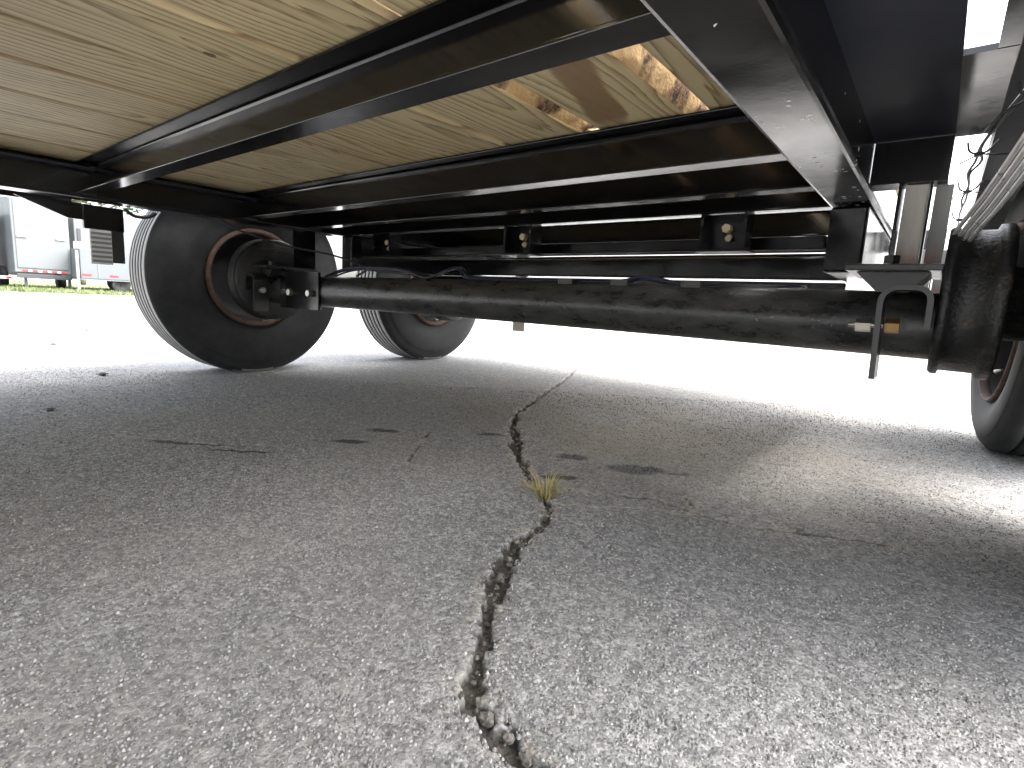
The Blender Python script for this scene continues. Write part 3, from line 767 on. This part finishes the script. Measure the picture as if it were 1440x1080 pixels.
for (x, y), s_, lab in [((-1.849,.322),.010,"dark pebble with twig on the left asphalt beneath the rail"), ((-2.45,.589),.014,"dark crumpled leaf on the bright asphalt before the front left tyre"),
                        ((-.135,.978),.006,"tiny pale stone chip right of the crack in the brown patch")]:
    q = MB().blob((x, y, s_*.35), s_, s_*.8, s_*.5, 7, 5, .3)
    if s_ > .007: q.cyl((x-s_*2, y-s_, .003), (x+s_*1.6, y+s_*.9, .009), .0016, 6)
    tag(q.build("pebble", M_pebble if s_ > .007 else M_chunk), lab, "pebble")

for x, y, a_, lab in ((-3.63, .67, .4, "leftmost of the five dead leaves on the bright lot"), (-4.3, 1.18, 1.2, "dead leaf third farthest out on the bright lot, between two others"),
                      (-3.19, 1.12, 2.2, "dead leaf lying nearest the front left tyre on the bright lot"), (-4.55, 1.02, .1, "dead leaf second farthest out on the bright lot"),
                      (-5.6, 1.12, 2.8, "farthest dead leaf on the bright lot towards the parked trailers")):
    m = MB(); d = Vector((math.cos(a_), math.sin(a_), 0)); n_ = Vector((-d.y, d.x, 0)); p = Vector((x, y, .004)); L = random.uniform(.025, .045)
    m.add([p-d*L, p-d*L*.2+n_*L*.35, p+d*L, p-d*L*.1-n_*L*.35, p+Vector((0, 0, .014)), p-d*L*.5+Vector((0, 0, .008))], [(0, 3, 5), (5, 3, 4), (0, 5, 1), (5, 4, 1), (1, 4, 2), (4, 3, 2)])
    tag(m.build("fallen_leaf", M_pebble), lab, "leaf", "dead leaves scattered on the bright lot")

# ------------------------------------------------------------------ background lot
def strip_tape(m, axis, a0, a1, fixed, z, n, dark, light, th=.01): pass
XB = -19.
vg = MB(); vg.add([(-60, -40, .004), (-15.6, -40, .004), (-15.6, 60, .004), (-60, 60, .004)], [(0, 1, 2, 3)])
v_o = vg.build("grass_verge", M_verge); v_o['kind'] = 'structure'
gb = MB()
for i in range(26000):
    x = -15.6-abs(random.gauss(0, 5)); y = random.uniform(-3, 11); h = random.uniform(.03, .11); a_ = random.uniform(0, 6.28); ww = random.uniform(.008, .02)
    dx, dy = ww*math.cos(a_), ww*math.sin(a_)
    gb.add([(x-dx, y-dy, .004), (x+dx, y+dy, .004), (x+random.gauss(0, .03), y+random.gauss(0, .03), h)], [(0, 1, 2)])
go = gb.build("grass", M_blade); go['kind'] = 'stuff'

wt = empty("cargo_trailer", (XB-1.3, 3.43, 0), "white enclosed cargo trailer with rear door facing the lot and red reflectors", "trailer")
bd = MB().box(XB-2.6, XB, 2.85, 4.02, .44, 2.55).build("body", M_white, wt, bevel=.02)
MB().box(XB+.002, XB+.02, 2.91, 3.96, .56, 2.5).build("rear_door", M_white, bd, bevel=.008)
for yy in (2.93, 3.72): MB().box(XB+.02, XB+.05, yy, yy+.2, 1.35, 1.385).build("door_latch", M_grey, bd)
MB().box(XB+.003, XB+.09, 2.87, 4.0, .29, .405).build("bumper", M_bumper, wt, bevel=.01)
for k in range(5): MB().box(XB+.021, XB+.027, 2.99+.2*k, 3.10+.2*k, .47, .51).build("reflector", M_red, wt)
for k in range(4): MB().box(XB+.021, XB+.027, 3.105+.2*k, 3.185+.2*k, .47, .51).build("reflector", M_tapew, wt)
for yy in (3.02, 3.93): MB().box(XB-.05, XB+.01, yy, yy+.06, .0, .29).build("leg", M_bumper, wt)
for yy in (2.80, 4.04): MB().lathe([(0, .02), (0, .28), (.02, .30), (.14, .30), (.16, .28), (.16, .02)], (XB-1.4, yy-.08, .30), 1, 24).build("wheel", M_rub, wt)
MB().box(XB-2.62, XB+.01, 2.84, 4.03, 2.55, 2.59).build("roof", M_silver, wt)

nb = empty("navy_trailer", (XB-2.0, 1.6, 0), "dark navy enclosed trailer at the left beside the white cargo trailer", "trailer")
b2 = MB().box(XB-3, XB-.8, .2, 2.62, .45, 1.85).build("body", M_navy, nb, bevel=.02)
MB().box(XB-3.02, XB-.78, .18, 2.64, 1.85, 2.0).build("roof", M_white, nb)
MB().box(XB-.79, XB-.76, 2.3, 2.6, .78, .86).build("lamp", M_tapew, nb)
MB().box(XB-.79, XB-.76, 2.42, 2.6, 1.58, 1.68).build("lamp", M_tapew, nb)
for k in range(6): MB().box(XB-.6, XB-.58, 1.5+.25*k, 1.6+.25*k, .27, .31).build("reflector", M_red if k % 2 else M_tapew, nb)
MB().box(XB-.9, XB-.6, .2, 2.9, .25, .33).build("bumper", M_tapew, nb)
for yy in (.7, 1.6): MB().lathe([(0, .02), (0, .28), (.02, .30), (.16, .30), (.18, .28), (.18, .02)], (XB-.96, yy, .30), 0, 24).build("wheel", M_rub, nb)

sv = empty("silver_trailer", (XB+.9, 5.2, 0), "low silver box trailer seen side on with a black wheel", "trailer")
b3 = MB().box(XB-.6, XB+.9, 4.02, 6.6, .36, 1.16).build("body", M_silver, sv, bevel=.02)
MB().box(XB-.62, XB+.92, 4.0, 6.62, .33, .358).build("bottom_sill", M_white, sv)
MB().box(XB+.902, XB+.91, 4.40, 4.44, .38, 1.14).build("seam_strip", M_white, b3)
for yy, ww in ((4.04, .10), (4.15, .10), (4.66, .2)): MB().box(XB+.902, XB+.908, yy, yy+ww, .44, .485).build("reflector", M_red, sv)
for yy in (4.92, 5.62): MB().lathe([(0, .02), (0, .19), (.02, .22), (.14, .22), (.16, .2), (.1, .10), (.1, .02)], (XB+.74, yy, .225), 0, 28).build("wheel", M_rub, sv)
lg = MB().box(XB+.86, XB+.92, 3.93, 3.99, .0, 1.1).build("jack_post", M_grey, sv)

wb = empty("white_box_trailer", (XB-1.8, 4.7, 0), "white box trailer behind the low silver trailer", "trailer")
MB().box(XB-3, XB-1.0, 4.35, 7.2, .45, 2.3).build("body", M_white, wb, bevel=.02)
MB().box(XB-.99, XB-.97, 4.42, 4.50, 1.45, 1.80).build("marker_lamp", M_bumper, wb)
MB().box(XB-.99, XB-.93, 4.30, 4.62, 1.18, 1.42).build("battery_box", M_grey, wb)
for yy in (5.4, 6.3): MB().lathe([(0, .02), (0, .28), (.02, .30), (.16, .30), (.18, .28), (.18, .02)], (XB-1.2, yy, .30), 0, 24).build("wheel", M_rub, wb)

def tree(x, y, h, lab):
    t0 = empty("shade_tree", (x, y, 0), lab, "tree", "trees behind the parked trailers")
    m = MB(); m.tube([(x, y, 0), (x+.1, y+.05, h*.3), (x-.05, y, h*.55), (x, y+.1, h*.8)], .16, 8)
    for k in range(7):
        a_ = k*.9; m.tube([(x, y, h*(.3+.05*k)), (x+math.cos(a_)*h*.12, y+math.sin(a_)*h*.12, h*(.42+.05*k)), (x+math.cos(a_)*h*.26, y+math.sin(a_)*h*.26, h*(.5+.05*k))], .05, 6)
    m.build("trunk", M_trunk, t0)
    c_ = MB(); cl = [(x+random.gauss(0, h*.15), y+random.gauss(0, h*.15), h*random.uniform(.35, .98), h*random.uniform(.07, .13)) for _ in range(26)]
    for i in range(7000):
        q = random.choice(cl); d = Vector((random.gauss(0, 1), random.gauss(0, 1), random.gauss(0, 1))).normalized()*q[3]*random.random()**.4
        p = Vector(q[:3])+d; a1 = Vector((random.gauss(0, 1), random.gauss(0, 1), random.gauss(0, .6))).normalized()*.13; b1 = a1.orthogonal().normalized()*.06
        c_.add([p-a1, p+b1, p+a1, p-b1], [(0, 1, 2, 3)])
    c_.build("crown", M_leaf, t0)
tree(-34, 2.6, 7.5, "leafy green tree behind the navy trailer")
tree(-38, 8.5, 8.5, "tall leafy green tree behind the white box trailer")
